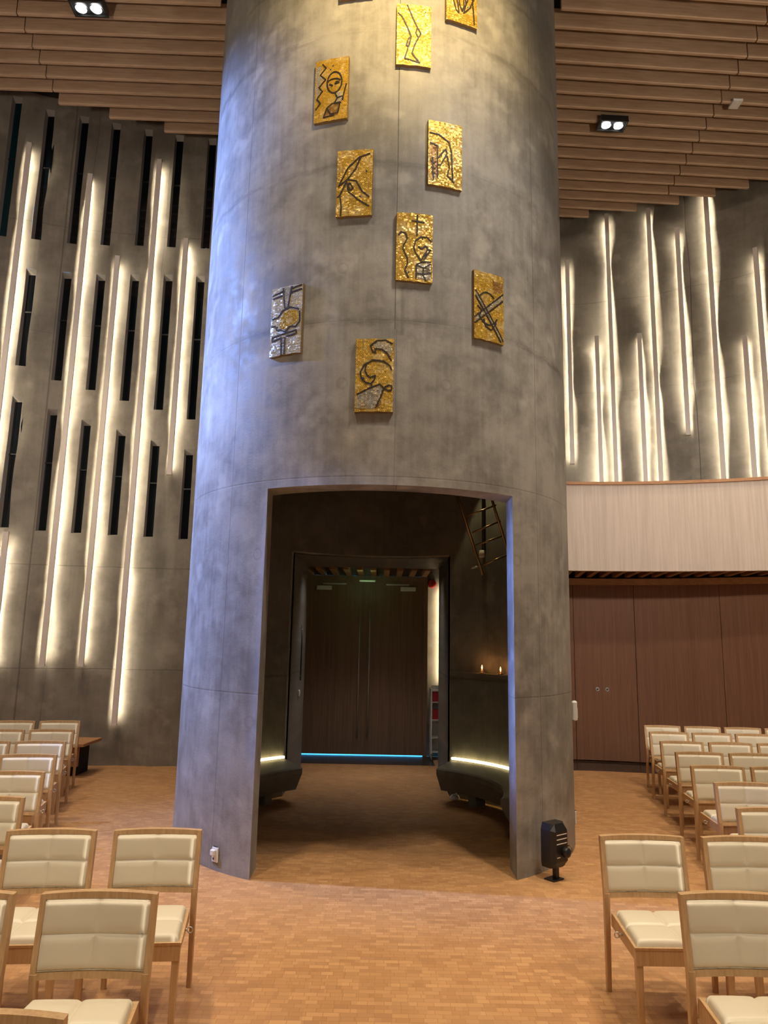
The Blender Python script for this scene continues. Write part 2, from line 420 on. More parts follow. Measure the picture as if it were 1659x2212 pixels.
# entrance doors
mb = MB(); mb.box((-1.44,12.44,0), (-1.36,12.6,2.97)); mb.box((.715,12.44,0), (.78,12.6,2.97)); mb.box((-1.36,12.44,2.89), (.715,12.6,2.97))
fr = struct(mb.build('trim_1', M['doorwood']), 'wooden frame round the double doors')
mb = MB(); mb.bbox((-.40,12.40,2.86), (-.12,12.44,2.90), .006); mb.build('door_selector', M['steel'], fr)
for nm, xa, xb, hx, cx in (('door_1', -1.36, -.3002, -.375, -1.0), ('door_2', -.2998, .715, -.205, .44)):
    mb = MB(); mb.bbox((xa,12.46,.019), (xb,12.52,2.89), .001); d = struct(mb.build(nm, M['doorwood']))
    h = MB(); h.tube((hx,12.40,.28), (hx,12.40,2.42), .013); h.tube((hx,12.40,.45), (hx,12.465,.45), .008); h.tube((hx,12.40,2.25), (hx,12.465,2.25), .008); h.build('pull_handle', M['steel'], d)
    k = MB(); k.bbox((cx-.13,12.40,2.72), (cx+.13,12.46,2.79), .006); cl = k.build('door_closer', M['white'], d)
    a = MB(); sx = 1 if nm == 'door_1' else -1
    a.box((min(cx-.02*sx, cx+.42*sx*.9),12.42,2.815), (max(cx-.02*sx, cx+.42*sx*.9),12.455,2.835)); a.build('closer_arm', M['steel'], cl)
mb = MB(); mb.box((-4,12.56,-.03), (4,14.5,-.02)); struct(mb.build('ground', plain('outdoor_paving', (.7,.7,.7), .7)), 'paving outside seen as a blue strip under the doors')
mb = MB(); mb.box((-1.38,11.62,0), (.86,12.44,.006)); tag(mb.build('doormat', M['blackgloss']), 'dark mat on the floor in front of the wooden double doors', 'mat')
for k in range(10):
    x = -1.27+.215*k
    mb = MB(); mb.box((x,11.3,2.97), (x+.09,12.44,3.05)); tag(mb.build('vestibule_slat', M['railwood']), 'short wooden slat above the double doors, %s from the red bell' % ORD[10-k], 'ceiling slat', 'slats above the double doors')
mb = MB(); mb.lathe((.855,12.52,2.86), [(.0,.0),(.07,.0),(.075,.02),(.075,.05),(.06,.075),(.03,.085),(0,.085)], 20, 'y')
bell = tag(mb.build('fire_bell', M['red']), 'round red alarm bell high beside the wooden double doors', 'fire alarm')
c = MB(); c.tube((.855,12.50,2.93), (.855,12.50,3.0), .006); c.build('conduit', M['white'], bell)
# literature rack
rk = thing('leaflet_rack', 'narrow white rack of red booklets beside the double doors', 'rack', (.92,12.25,0))
mb = MB(); mb.box((-.10,-.14,.10), (-.075,.14,1.12)); mb.build('side_panel', M['white'], rk)
mb = MB(); mb.box((.20,-.14,.10), (.225,.14,1.12)); mb.build('side_panel', M['white'], rk)
mb = MB(); mb.box((-.075,.12,.10), (.20,.14,1.16)); mb.build('back_panel', M['white'], rk)
for z in (.12,.34,.62,.90,1.08):
    mb = MB(); mb.box((-.075,-.14,z), (.20,.12,z+.015)); mb.build('shelf', M['white'], rk)
for sx in (-.085,.21):
    for sy in (-.11,.11):
        mb = MB(); mb.tube((sx,sy,0), (sx,sy,.10), .018); mb.build('foot', M['steel'], rk)
for i, z in enumerate((.635,.915)):
    for q in range(2):
        mb = MB(); mb.bbox((.80+q*.13+.05,12.12,z), (.80+q*.13+.17,12.20,z+.155), .003)
        tag(mb.build('booklet', M['redpaper']), 'red booklet on the %s shelf of the white rack, %s' % (('lower','upper')[i], ('next to the doors','next to the portal')[q]), 'booklet', 'red booklets in the white rack')

# ------------------------------------------------------------------ inside the tower: benches, ledge, ladder
def arc(phi, r): return (TX+r*sin(phi), TY+r*cos(phi))
def arc_bench(name, p0, p1, label):
    prof = [(1.69,.445),(1.34,.40),(1.32,.385),(1.32,.33),(1.44,.13),(1.69,.11)]
    rings = []
    for k in range(25):
        ph = rad(p0+(p1-p0)*k/24); rings.append([(*arc(ph, r), z) for r, z in prof])
    mb = MB(); mb.loft(rings); o = mb.build(name, M['inner'], recalc=True); tag(o, label, 'bench', 'curved benches inside the tower')
    s = MB(); rings = []
    for k in range(25):
        ph = rad(p0+(p1-p0)*k/24); rings.append([(*arc(ph, r), z) for r, z in ((1.70,.452),(1.738,.452),(1.738,.478),(1.70,.478))])
    s.loft(rings); s.build('led_strip', M['benchled'], o, recalc=True)
    for q in (.2,.5,.8):
        ph = rad(p0+(p1-p0)*q); l = MB()
        l.loft([[(*arc(ph+a, r), z) for a, r in ((-.04,1.5),(.04,1.5),(.04,1.66),(-.04,1.66))] for z in (0,.12)]); l.build('bracket_foot', M['inner'], o, recalc=True)
arc_bench('curved_bench', 33, 112, 'curved concrete bench with a glowing edge, on the candle side of the tower room')
arc_bench('curved_bench', -112, -41, 'curved concrete bench with a glowing edge, facing the candle ledge')
mb = MB(); rings = []
for k in range(25):
    ph = rad(34+56*k/24); rings.append([(*arc(ph, r), z) for r, z in ((1.60,1.475),(1.745,1.475),(1.745,1.515),(1.60,1.515))])
mb.loft(rings); tag(mb.build('wall_ledge', M['inner'], recalc=True), 'thin curved ledge carrying candles on the dark tower wall', 'shelf')
def candle(ph, h, label):
    x, y = arc(rad(ph), 1.665); c = thing('candle', label, 'candle', (x,y,1.515), 0, 'candles on the ledge')
    b = MB(); b.lathe((0,0,0), [(0,0),(.034,0),(.036,.012),(.028,.016),(0,.016)]); b.build('dish', M['brass'], c)
    b = MB(); b.lathe((0,0,.016), [(0,0),(.011,0),(.011,h),(.003,h+.004),(0,h+.004)], 12); b.build('wax', M['wax'], c)
    b = MB(); b.lathe((0,0,.02+h), [(0,0),(.006,.006),(.009,.018),(.006,.034),(.001,.052),(0,.053)], 10); b.build('flame', M['flame'], c)
    l = bpy.data.lights.new('candle_glow', 'POINT'); l.energy = .45; l.color = (1,.42,.12); l.shadow_soft_size = .012
    q = bpy.data.objects.new('candle_glow', l); COL.objects.link(q); q.location = (x*.97, y*.995, 1.60+h)
candle(49.5, .03, 'lit candle on the ledge, flame clear of the doorway edge')
candle(60.5, .02, 'smaller lit candle half hidden by the doorway edge')
ld = thing('metal_ladder', 'tilted metal ladder hanging high on the dark tower wall', 'ladder', (0,8.4,0))
def L2(a, b, ext0=0, ext1=0): 
    a = Vector(a); b = Vector(b); d = b-a; return a-d*ext0, b+d*ext1
s1 = L2((.872,0,3.582), (1.164,0,2.66), .9, 0); s2 = L2((1.294,0,3.495), (1.442,0,3.002), 1.9, .6)
for s in (s1, s2):
    mb = MB(); mb.tube(s[0], s[1], .017); mb.build('stile', M['brass'], ld)
for a, b in (((.971,0,3.35),(1.325,0,3.49)), ((1.041,0,3.153),(1.375,0,3.30)), ((1.084,0,3.006),(1.415,0,3.13)), ((1.15,0,2.77),(1.50,0,2.92)), ((.86,0,3.62),(1.26,0,3.76))):
    mb = MB(); mb.tube(a, b, .011); mb.build('rung', M['brass'], ld)
mb = MB(); mb.tube((1.15,0,2.765), (1.02,0,2.735), .012); mb.build('end_bracket', M['steel'], ld)
for p, q in (((1.16,0,2.70), (1.24,.62,2.70)), ((.70,0,4.12), (.80,1.2,4.12))):
    mb = MB(); mb.tube(p, q, .012); mb.build('wall_bracket', M['brass'], ld)
pp = thing('spotlight_pipe', 'dark vertical pipe with a small lamp behind the ladder', 'lamp', (1.262,9.03,0))
mb = MB(); mb.tube((0,0,3.02), (0,0,6.0), .022); mb.build('pipe', M['black'], pp)
mb = MB(); mb.tube((.06,-.01,2.98), (.06,-.01,5.2), .01); mb.build('cable', M['black'], pp)
mb = MB(); mb.lathe((-.03,-.05,2.93), [(0,0),(.03,0),(.036,.05),(.03,.09),(0,.09)]); mb.build('lamp_head', M['grey'], pp)
# bits on the portal
hd = thing('pull_bar', 'slim dark vertical bar on the portal side opposite the rack', 'handle', (-1.15,10.6,0))
mb = MB(); mb.tube((0,0,1.3), (0,0,2.08), .010); mb.build('bar', M['black'], hd)
for z in (1.36,2.02):
    mb = MB(); mb.tube((0,0,z), (-.02,0,z), .012); mb.build('fixing', M['steel'], hd)
mb = MB(); mb.bbox((-1.17,10.5,1.08), (-1.145,10.58,1.17), .006); sw = tag(mb.build('light_switch', M['white']), 'small white switch on the portal side below the slim dark bar', 'switch')
mb = MB(); mb.box((-1.145,10.52,1.105), (-1.140,10.56,1.145)); mb.build('rocker', M['white'], sw)
ds = thing('door_stop', 'small pale rounded door stop on the floor by the portal', 'door stop', (.93,9.28,0))
mb = MB(); mb.lathe((0,0,0), [(0,0),(.06,0),(.062,.02),(.045,.045),(.015,.055),(0,.055)]); mb.build('base', M['white'], ds)
mb = MB(); mb.tube((.02,0,.05), (.02,0,.10), .008); mb.build('pin', M['steel'], ds)

# ------------------------------------------------------------------ light bars on the hall walls
def wall_light(x, z0, z1, fy, sharp, label, group, ztop_hidden=False):
    h = .008; y0 = fy(x)
    sl = (fy(x+.05)-fy(x-.05))/.1; rz = math.atan(sl)
    o = thing('wall_light', label, 'wall light', (x, y0, z0), rz, group)
    Hh = z1-z0; w = .037
    yb, yf = -.090, -.135
    lip = -.062                                         # lip toward the wall on the sharp side
    mb = MB(); mb.box((-w,yf,0), (w,yb,Hh)); mb.box((-w if sharp < 0 else w-.006, yb, 0), (-w+.006 if sharp < 0 else w, lip, Hh))
    mb.box((-w,yb,0), (w,lip,.012)); mb.box((-w,yb,Hh-.012), (w,lip,Hh))
    mb.build('bar_housing', M['grey'], o)
    e = MB(); a = .10
    e.face([(-.006,yb+.003,a), (-.006,yb+.003,Hh-a), (.006,yb+.003,Hh-a), (.006,yb+.003,a)]); e.face([(-.006,yb+.002,a), (.006,yb+.002,a), (.006,yb+.002,Hh-a), (-.006,yb+.002,Hh-a)])
    e.build('led_strip', M['led'], o)
    for z in (Hh*.08, Hh*.5, Hh*.92):
        b = MB(); b.box((-.012,lip,z-.02), (.012,.02,z+.02)); b.build('wall_bracket', M['grey'], o)
GL, GR = 'light bars on the slit-window wall', 'light bars above the gallery'
for x, a, b, lb in ((-5.64,1.35,3.37,'short light bar low on the slit-window wall, cut by the photo edge'),
    (-5.925,3.0,9.76,'long glowing bar farthest from the tower, slit-window wall'),
    (-4.98,1.42,9.38,'long glowing bar on the slit-window wall, fourth out from the tower'),
    (-4.445,1.42,7.98,'glowing bar whose top is lower than the long bars either side of it'),
    (-3.907,.59,9.79,'longest glowing bar, its foot reaching lowest to the floor'),
    (-3.372,4.37,8.38,'shorter glowing bar ending well above the lower slit windows, beside the tower'),
    (-2.86,2.85,5.3,'glowing bar almost hidden by the flank of the tower')):
    wall_light(x, a, b, wl, -1, lb, GL)
for x, a, b, lb in ((3.53,5.2,9.33,'light bar closest to the tower above the gallery'),
    (4.04,3.5,7.70,'short light bar, second from the tower above the gallery'),
    (4.297,3.5,10.22,'tall light bar, third from the tower above the gallery'),
    (4.78,3.5,7.66,'short light bar, fourth from the tower above the gallery'),
    (5.023,3.5,10.18,'tall light bar, fifth from the tower above the gallery'),
    (5.47,5.6,9.65,'light bar in mid-wall above the gallery, ending short of the parapet'),
    (5.927,3.5,10.4,'tallest light bar above the gallery, reaching behind the ceiling slats'),
    (6.33,3.5,7.27,'short light bar second from the frame edge above the gallery'),
    (6.545,3.5,8.85,'light bar leaving the frame at the far end above the gallery')):
    wall_light(x, a, b, wr, 1, lb, GR)
# vestibule light bar behind the portal
o = thing('wall_light', 'light bar beside the double doors, hidden behind the portal edge', 'wall light', (1.03,12.50,1.2))
mb = MB(); mb.box((-.03,-.10,0), (.03,-.07,1.6)); mb.build('bar_housing', M['grey'], o)
mb = MB(); mb.box((-.02,-.07,.02), (.02,-.066,1.58)); mb.build('led_strip', emit('led_vestibule', (1,.80,.48), 45), o)

# ------------------------------------------------------------------ gallery and partition
N = 40; X0, X1 = 1.6, 7.6
def curved_slab(name, fy0, fy1, z0, z1, mat, label, n=N, x0=X0, x1=X1):
    mb = MB(); rings = []
    for k in range(n+1):
        x = x0+(x1-x0)*k/n; rings.append([(x,fy0(x),z0),(x,fy1(x),z0),(x,fy1(x),z1),(x,fy0(x),z1)])
    mb.loft(rings); return struct(mb.build(name, mat, recalc=True), label)
curved_slab('wall_gallery', gal, lambda x: gal(x)+.10, 2.99, 4.33, M['parapet'], 'curved pale parapet of the gallery')
curved_slab('trim_2', lambda x: gal(x)-.035, lambda x: gal(x)+.14, 4.33, 4.375, M['railwood'], 'wooden rail capping the gallery parapet')
curved_slab('floor_gallery', lambda x: gal(x)+.10, lambda x: wr(x)-.06, 3.12, 3.30, M['dark'], None)
curved_slab('trim_3', lambda x: pt_y(x)-.10, lambda x: pt_y(x)+.06, 2.87, 2.975, M['railwood'], 'wooden track rail above the sliding panels')
curved_slab('wall_gap_shade', lambda x: pt_y(x)+.0, lambda x: pt_y(x)+.06, 2.975, 3.12, M['dark'], None)  # black strip for the shade in the gap above the track rail
curved_slab('trim_4', lambda x: pt_y(x)-.86, lambda x: pt_y(x)-.02, 0, .006, M['blackgloss'], 'dark stone strip in the floor at the foot of the sliding panels')
k = 0
for i in range(24):
    x = 2.55+.205*i
    if x > 7.2: break
    ya, yb = gal(x)+.11, pt_y(x)-.02; s = .18
    mb = MB(); mb.hexa([(x-s*.5,ya,3.0),(x-s*.5+.075,ya,3.0),(x+s*.5+.075,yb,3.0),(x+s*.5,yb,3.0)], [(x-s*.5,ya,3.115),(x-s*.5+.075,ya,3.115),(x+s*.5+.075,yb,3.115),(x+s*.5,yb,3.115)])
    if x < 6.8: tag(mb.build('soffit_slat', M['railwood']), 'wooden slat under the gallery, %s out from the tower' % ORD[i+1], 'ceiling slat', 'slats under the gallery')
def panel(x0, x1, label, rings=()):
    n = 12; mb = MB(); R = []
    for q in range(n+1):
        x = x0+(x1-x0)*q/n; R.append([(x,pt_y(x),.03),(x,pt_y(x)+.05,.03),(x,pt_y(x)+.05,2.87),(x,pt_y(x),2.87)])
    mb.loft(R); o = tag(mb.build('sliding_panel', M['panelwood'], recalc=True), label, 'partition panel', 'sliding wooden panels under the gallery')
    for rx in rings:
        r = MB(); y = pt_y(rx)
        r.torus((rx,y-.004,1.155), .026, .008); r.lathe((rx,y,1.155), [(0,0),(.02,0),(.02,.003),(0,.003)], 14, 'y'); p = r.build('ring_pull', M['steel'], o)
        c = MB(); c.lathe((rx,y-.003,1.155), [(0,0),(.013,0),(.013,.004),(0,.004)], 12, 'y'); c.build('keyhole', M['black'], p)
panel(1.7, 3.225, 'narrow strip of sliding wood panel right against the tower')
panel(3.233, 4.20, 'sliding wood panel with two round steel pulls', (3.586, 3.74))
panel(4.208, 5.42, 'plain sliding wood panel next to the one with round pulls')
panel(5.426, 7.3, 'plain sliding wood panel behind the far chairs at the frame edge')

# ------------------------------------------------------------------ ceiling slats
def slat(x0, x1, xr, yr, rot, label, group):
    """one board between x0 and x1; the row passes through (xr, yr)"""
    prof = [(-.024,.012),(-.018,0),(.018,0),(.024,.012),(.024,.27),(-.024,.27)]
    L = x1-x0
    ends = [(0,.010),(.006,0)]
    mb = MB(); R = []
    for x, ins in ((0,.006),(.012,0),(L-.012,0),(L,.006)):
        R.append([(x, py*(1-ins*8), pz+(ins if pz < .2 else 0)) for py, pz in prof])
    mb.loft(R)
    o = mb.build('ceiling_slat', M['slat']); o.rotation_euler = (0, 0, rot)
    o.location = (x0, yr+(x0-xr)*math.tan(rot), 9.8)
    tag(o, label, 'ceiling slat', group)
def ring_x(y, s):
    d = 2.16**2-(y-TY)**2
    return TX+s*(math.sqrt(d) if d > 0 else 0)
rl = rad(1.4)
lend = [-3.62,-4.39,-5.055]
for k in range(16):
    y = 10.33-.2672*k; xr = -2.6
    xin = ring_x(y, -1) if y > 5.8 else -.06
    xin = min(xin, -.06)
    G = 'ceiling slats on the slit-window side'
    nm = ORD[k+1]
    if k < 3: slat(lend[k], xin, xr, y, rl, 'wooden ceiling slat on the slit-window side, %s from the wall, cut short' % nm, G)
    else:
        xj = -5.02+.0135*(9.47-y)*10*.75
        slat(-7.9, xj-.006, xr, y, rl, 'outer piece of the %s ceiling slat from the slit-window wall' % nm, G)
        slat(xj+.006, xin, xr, y, rl, 'tower-side piece of the %s ceiling slat from the slit-window wall' % nm, G)
rr = rad(3.3)
rend = [3.755,4.575,5.265,5.81,6.285]
for k in range(25):
    xr = 3.22-.07*k; y = 12.40-.2815*k; xr = max(xr, 1.9)
    xin = ring_x(y+.1, 1)
    xin = max(xin, .0)
    if y > 9.9: xin = 1.5
    G = 'ceiling slats on the gallery side'; nm = ORD[min(k+1, 22)] if k < 22 else 'last'
    xj = 4.96-.0403*(11.63-y)
    if k < 3: slat(xin, rend[k], xr, y, rr, 'wooden ceiling slat on the gallery side, %s from the wall, cut short' % nm, G)
    elif k > 21: break
    else:
        xe = rend[k] if k < 5 else 8.2
        slat(xin, xj-.006, xr, y, rr, 'tower-side piece of the %s ceiling slat from the gallery wall' % nm, G)
        slat(xj+.006, xe, xr, y, rr, 'outer piece of the %s ceiling slat from the gallery wall' % nm, G)
def twin_spot(x, y, rz, label, energy):
    o = thing('ceiling_spotlight', label, 'ceiling light', (x,y,9.70), rz, 'twin spotlights in the ceiling')
    mb = MB(); mb.box((-.21,-.12,.02), (.21,.12,.095)); 
    mb.box((-.215,-.125,0), (.215,-.10,.02)); mb.box((-.215,.10,0), (.215,.125,.02)); mb.box((-.215,-.10,0), (-.19,.10,.02)); mb.box((.19,-.10,0), (.215,.10,.02))
    mb.build('housing', M['black'], o)
    for sx in (-.095,.095):
        r = MB(); r.lathe((sx,0,.004), [(0,0),(.068,0),(.068,.016),(0,.016)], 20); lm = r.build('lamp', M['lampdisc'], o)
        q = MB(); q.torus((sx,0,.004), .076, .008, 'y'); 
        q2 = MB(); rings = []
        for i in range(21):
            tt = 2*pi*i/20; rings.append([(sx+(.074+.006*cos(w))*cos(tt), (.074+.006*cos(w))*sin(tt), .002+.006*sin(w)) for w in (0,pi/2,pi,3*pi/2)])
        q2.loft(rings, cap=False); q2.build('bezel', M['black'], lm)
twin_spot(-3.87, 7.93, rad(1), 'twin black ceiling spotlight on the slit-window side', 0)
twin_spot(3.38, 9.85, rad(3), 'twin black ceiling spotlight on the gallery side', 0)
mb = MB(); mb.bbox((5.0,9.34,9.76), (5.14,9.52,9.795), .004); sn = tag(mb.build('ceiling_sensor', M['white']), 'small white plate fixed between slats above the gallery chairs', 'sensor')
mb = MB(); mb.box((5.05,9.38,9.755), (5.09,9.48,9.76)); mb.build('sensor_face', M['grey'], sn)

# ------------------------------------------------------------------ mosaics on the tower
def ell(cx, cy, rx, ry, a0, a1, n=14): return [(cx+rx*cos(rad(a0+(a1-a0)*i/n)), cy+ry*sin(rad(a0+(a1-a0)*i/n))) for i in range(n+1)]
DR = {}
DR['leg'] = ([[(.3,.98),(.45,.78),(.6,.62),(.7,.53),(.62,.45),(.52,.33),(.45,.2),(.52,.14),(.68,.05),(.42,.08),(.24,.10),(.32,.25),(.42,.46),(.30,.62),(.15,.78),(.03,.84)],
    [(.6,.62),(.55,.54),(.62,.46)], [(.42,.46),(.34,.42),(.28,.31),(.35,.30),(.40,.40)]], [])
DR['head'] = ([[(.22,.93),(.33,.86),(.16,.76),(.33,.67),(.13,.56),(.24,.49),(.08,.38),(.19,.30),(.05,.21)], ell(.60,.60,.22,.17,0,360,22), ell(.58,.60,.2,.06,20,160), [(.45,.58),(.55,.55)],[(.62,.57),(.74,.59),(.66,.61),(.62,.57)],
    [(.95,.55),(.9,.43),(.85,.30)], [(.62,.44),(.70,.34),(.84,.36)], [(.70,.34),(.62,.26),(.80,.27)], [(.40,.20),(.55,.26),(.78,.25),(.72,.10),(.50,.10),(.40,.20)], [(.40,.20),(.30,.06)], [(.30,.06),(.62,.08)]],
    [('rust',[(.4,.2),(.55,.26),(.77,.25),(.72,.07),(.32,.06)]), ('silver',[(.04,.9),(.2,.9),(.12,.76),(.26,.68),(.08,.56),(.2,.49),(.05,.38)]), ('palegold', [(.66,.43),(.86,.44),(.82,.27),(.64,.27)])])
DR['arm'] = ([[(.04,.80),(.3,.79),(.6,.70),(.68,.55),(.7,.32),(.72,.14)], [(.05,.64),(.26,.61),(.27,.12)], [(.28,.42),(.5,.58),(.55,.52),(.36,.32),(.28,.32)], [(.55,.48),(.62,.3),(.55,.17),(.70,.12),(.76,.08)], [(.12,.42),(.15,.08)], [(.08,.36),(.18,.32)], [(.1,.27),(.2,.24)], [(.1,.2),(.2,.17)]],
    [('rust', [(.04,.62),(.25,.59),(.25,.1),(.13,.06),(.05,.34)])])
DR['hand'] = ([[(.06,.46),(.3,.72),(.62,.88),(.92,.93)], [(.06,.46),(.3,.55),(.52,.7),(.66,.88)], [(.06,.46),(.1,.5)], [(.3,.55),(.55,.52),(.72,.36),(.92,.27)], [(.28,.52),(.34,.36),(.46,.31),(.6,.24),(.92,.13)], [(.32,.48),(.38,.38),(.47,.41),(.38,.49),(.32,.48)], [(.26,.5),(.1,.32),(.15,.14),(.14,.01)], [(.1,.32),(.03,.29)]], [])
DR['crossman'] = ([[(.57,.97),(.56,.67)], [(.42,.885),(.76,.875)], [(.97,.6),(.85,.66),(.68,.66),(.53,.6),(.48,.5),(.52,.42),(.68,.31)], [(.60,.51),(.70,.48),(.80,.53),(.86,.5)], [(.68,.31),(.86,.48),(.95,.48),(.76,.33)], [(.75,.38),(.83,.42)],
    [(.06,.66),(.12,.71),(.24,.7),(.3,.62),(.2,.52),(.18,.46),(.3,.34),(.32,.26),(.24,.15),(.34,.05)], [(.55,.24),(.70,.29),(.95,.30)], [(.55,.24),(.55,.04)], [(.55,.24),(.75,.20),(.95,.27)], [(.56,.12),(.75,.11),(.96,.14)], [(.75,.2),(.73,.11),(.82,.02)]],
    [('palegold', [(.58,.26),(.95,.29),(.95,.03),(.58,.05)]), ('rust', [(.74,.2),(.9,.22),(.92,.14),(.74,.12)])])
DR['sword'] = ([[(.03,.9),(.36,.93)], [(.05,.85),(.36,.87)], [(.65,.95),(.97,.98)], [(.62,.89),(.97,.92)], [(.38,.98),(.45,.68),(.55,.66),(.66,.98)], [(.05,.55),(.25,.56),(.40,.65),(.62,.68),(.9,.63)], [(.93,.6),(.95,.45),(.82,.38),(.66,.40),(.50,.33),(.34,.37),(.22,.37),(.16,.44),(.04,.44)],
    [(.08,.28),(.85,.33),(.86,.28),(.55,.26)], [(.08,.28),(.08,.22),(.38,.25),(.40,.0)], [(.50,.25),(.50,.01)]], [('silver', [(.39,.97),(.45,.69),(.54,.68),(.65,.97)]), ('gold', [(.3,.5),(.45,.62),(.75,.63),(.92,.58),(.9,.44),(.7,.42),(.5,.36),(.32,.4)]), ('silver', [(.1,.24),(.84,.3),(.5,.26),(.48,.01),(.41,.01),(.4,.24)])])
DR['saltire'] = ([[(.02,.22),(.97,.64)], [(.02,.31),(.97,.74)], [(.04,.70),(.96,.05)], [(.04,.62),(.88,.02)], ell(.42,.52,.30,.18,40,150), ell(.45,.45,.34,.22,200,330), [(.1,.48),(.24,.42),(.18,.36)], [(.3,.3),(.36,.2),(.55,.16),(.72,.28)]],
    [('palegold', [(.03,.24),(.96,.66),(.96,.72),(.03,.29)]), ('palegold', [(.05,.68),(.95,.07),(.9,.04),(.05,.64)]), ('rust', [(.6,.9),(.97,.9),(.97,.78),(.66,.7)])])
DR['robe'] = ([[(.96,.93),(.78,.98),(.55,.97),(.38,.90),(.44,.82),(.52,.80),(.50,.86),(.68,.85),(.82,.80),(.94,.70)], [(.95,.57),(.9,.63),(.72,.69),(.45,.70),(.24,.64),(.13,.54),(.16,.45),(.28,.39),(.42,.38),(.50,.43)], [(.50,.43),(.53,.49),(.40,.46),(.30,.50),(.25,.56),(.28,.63)], [(.42,.38),(.44,.32)],
    [(.05,.23),(.4,.32),(.65,.37),(.75,.32),(.68,.20),(.55,.05)], [(.75,.32),(.88,.36),(.96,.35),(.95,.29),(.86,.29),(.75,.31)]],
    [('silver', [(.05,.21),(.4,.30),(.64,.35),(.72,.30),(.65,.2),(.50,.04),(.04,.04)]), ('palegold', [(.76,.97),(.56,.96),(.42,.9),(.52,.87),(.7,.86),(.84,.81),(.93,.74),(.95,.9)]), ('rust', [(.74,.28),(.68,.17),(.58,.06),(.66,.06)])])
DR['fan'] = ([[(.1,.6),(.3,.2),(.4,.16),(.36,.3),(.2,.68)], [(.3,.7),(.42,.3),(.5,.2),(.56,.3),(.5,.72)], [(.55,.7),(.62,.34),(.55,.18),(.75,.3),(.9,.5),(.85,.62)], [(.85,.95),(.82,.6),(.9,.05)], [(.9,.5),(.7,.45),(.62,.34)]], [])
PAN = [('leg',.19,5.913,7.468,'gold mosaic of a striding bare leg, high up beside the tower seam'),
       ('head',-.556,5.969,6.923,'gold mosaic of a capped head beside a zigzag edge'),
       ('arm',.487,5.971,6.273,'gold mosaic of a bent arm with a rust-brown patch'),
       ('hand',-.317,5.92,5.938,'gold mosaic of a pointing hand and long curved blade'),
       ('crossman',.22,5.917,5.317,'gold mosaic of a head under a small cross with a wavy line'),
       ('sword',-.891,6.093,4.689,'gold mosaic with a wedge and a T shape, colour paled for blue light'),
       ('saltire',.896,6.132,4.872,'gold mosaic crossed by a large X'),
       ('robe',-.103,5.902,4.119,'lowest gold mosaic, a curl above a silvery white robe'),
       ('fan',.645,6.01,8.03,'gold mosaic of fanned blade shapes at the upper frame edge'),
       ('leg2',-.35,5.92,8.20,'gold mosaic showing only its lower edge at the frame top')]
PW, PH, PT = .326, .652, .032
RC = TR+.002
def pan_y(x, off): return x*x/(2*RC)-off
def strip(mb, pts, w, off, th):
    """dark line tesserae: short bars along a polyline on the curved panel"""
    for (x0,z0),(x1,z1) in zip(pts[:-1], pts[1:]):
        d = Vector((x1-x0, z1-z0)); L = d.length
        if L < 1e-6: continue
        n = max(1, int(L/.02)); u = d/L; nn = Vector((-u.y, u.x))
        for k in range(n):
            a = Vector((x0,z0))+d*(k/n)-u*.0015; b = Vector((x0,z0))+d*((k+1)/n)+u*.0015
            ww = w*rnd.uniform(.8,1.2)
            q = [a-nn*ww, b-nn*ww, b+nn*ww, a+nn*ww]
            mb.hexa([(p.x, pan_y(p.x, off), p.y) for p in q], [(p.x, pan_y(p.x, off+th), p.y) for p in q])
def in_poly(x, y, P):
    c = False; j = len(P)-1
    for i in range(len(P)):
        if (P[i][1] > y) != (P[j][1] > y) and x < (P[j][0]-P[i][0])*(y-P[i][1])/(P[j][1]-P[i][1])+P[i][0]: c = not c
        j = i
    return c
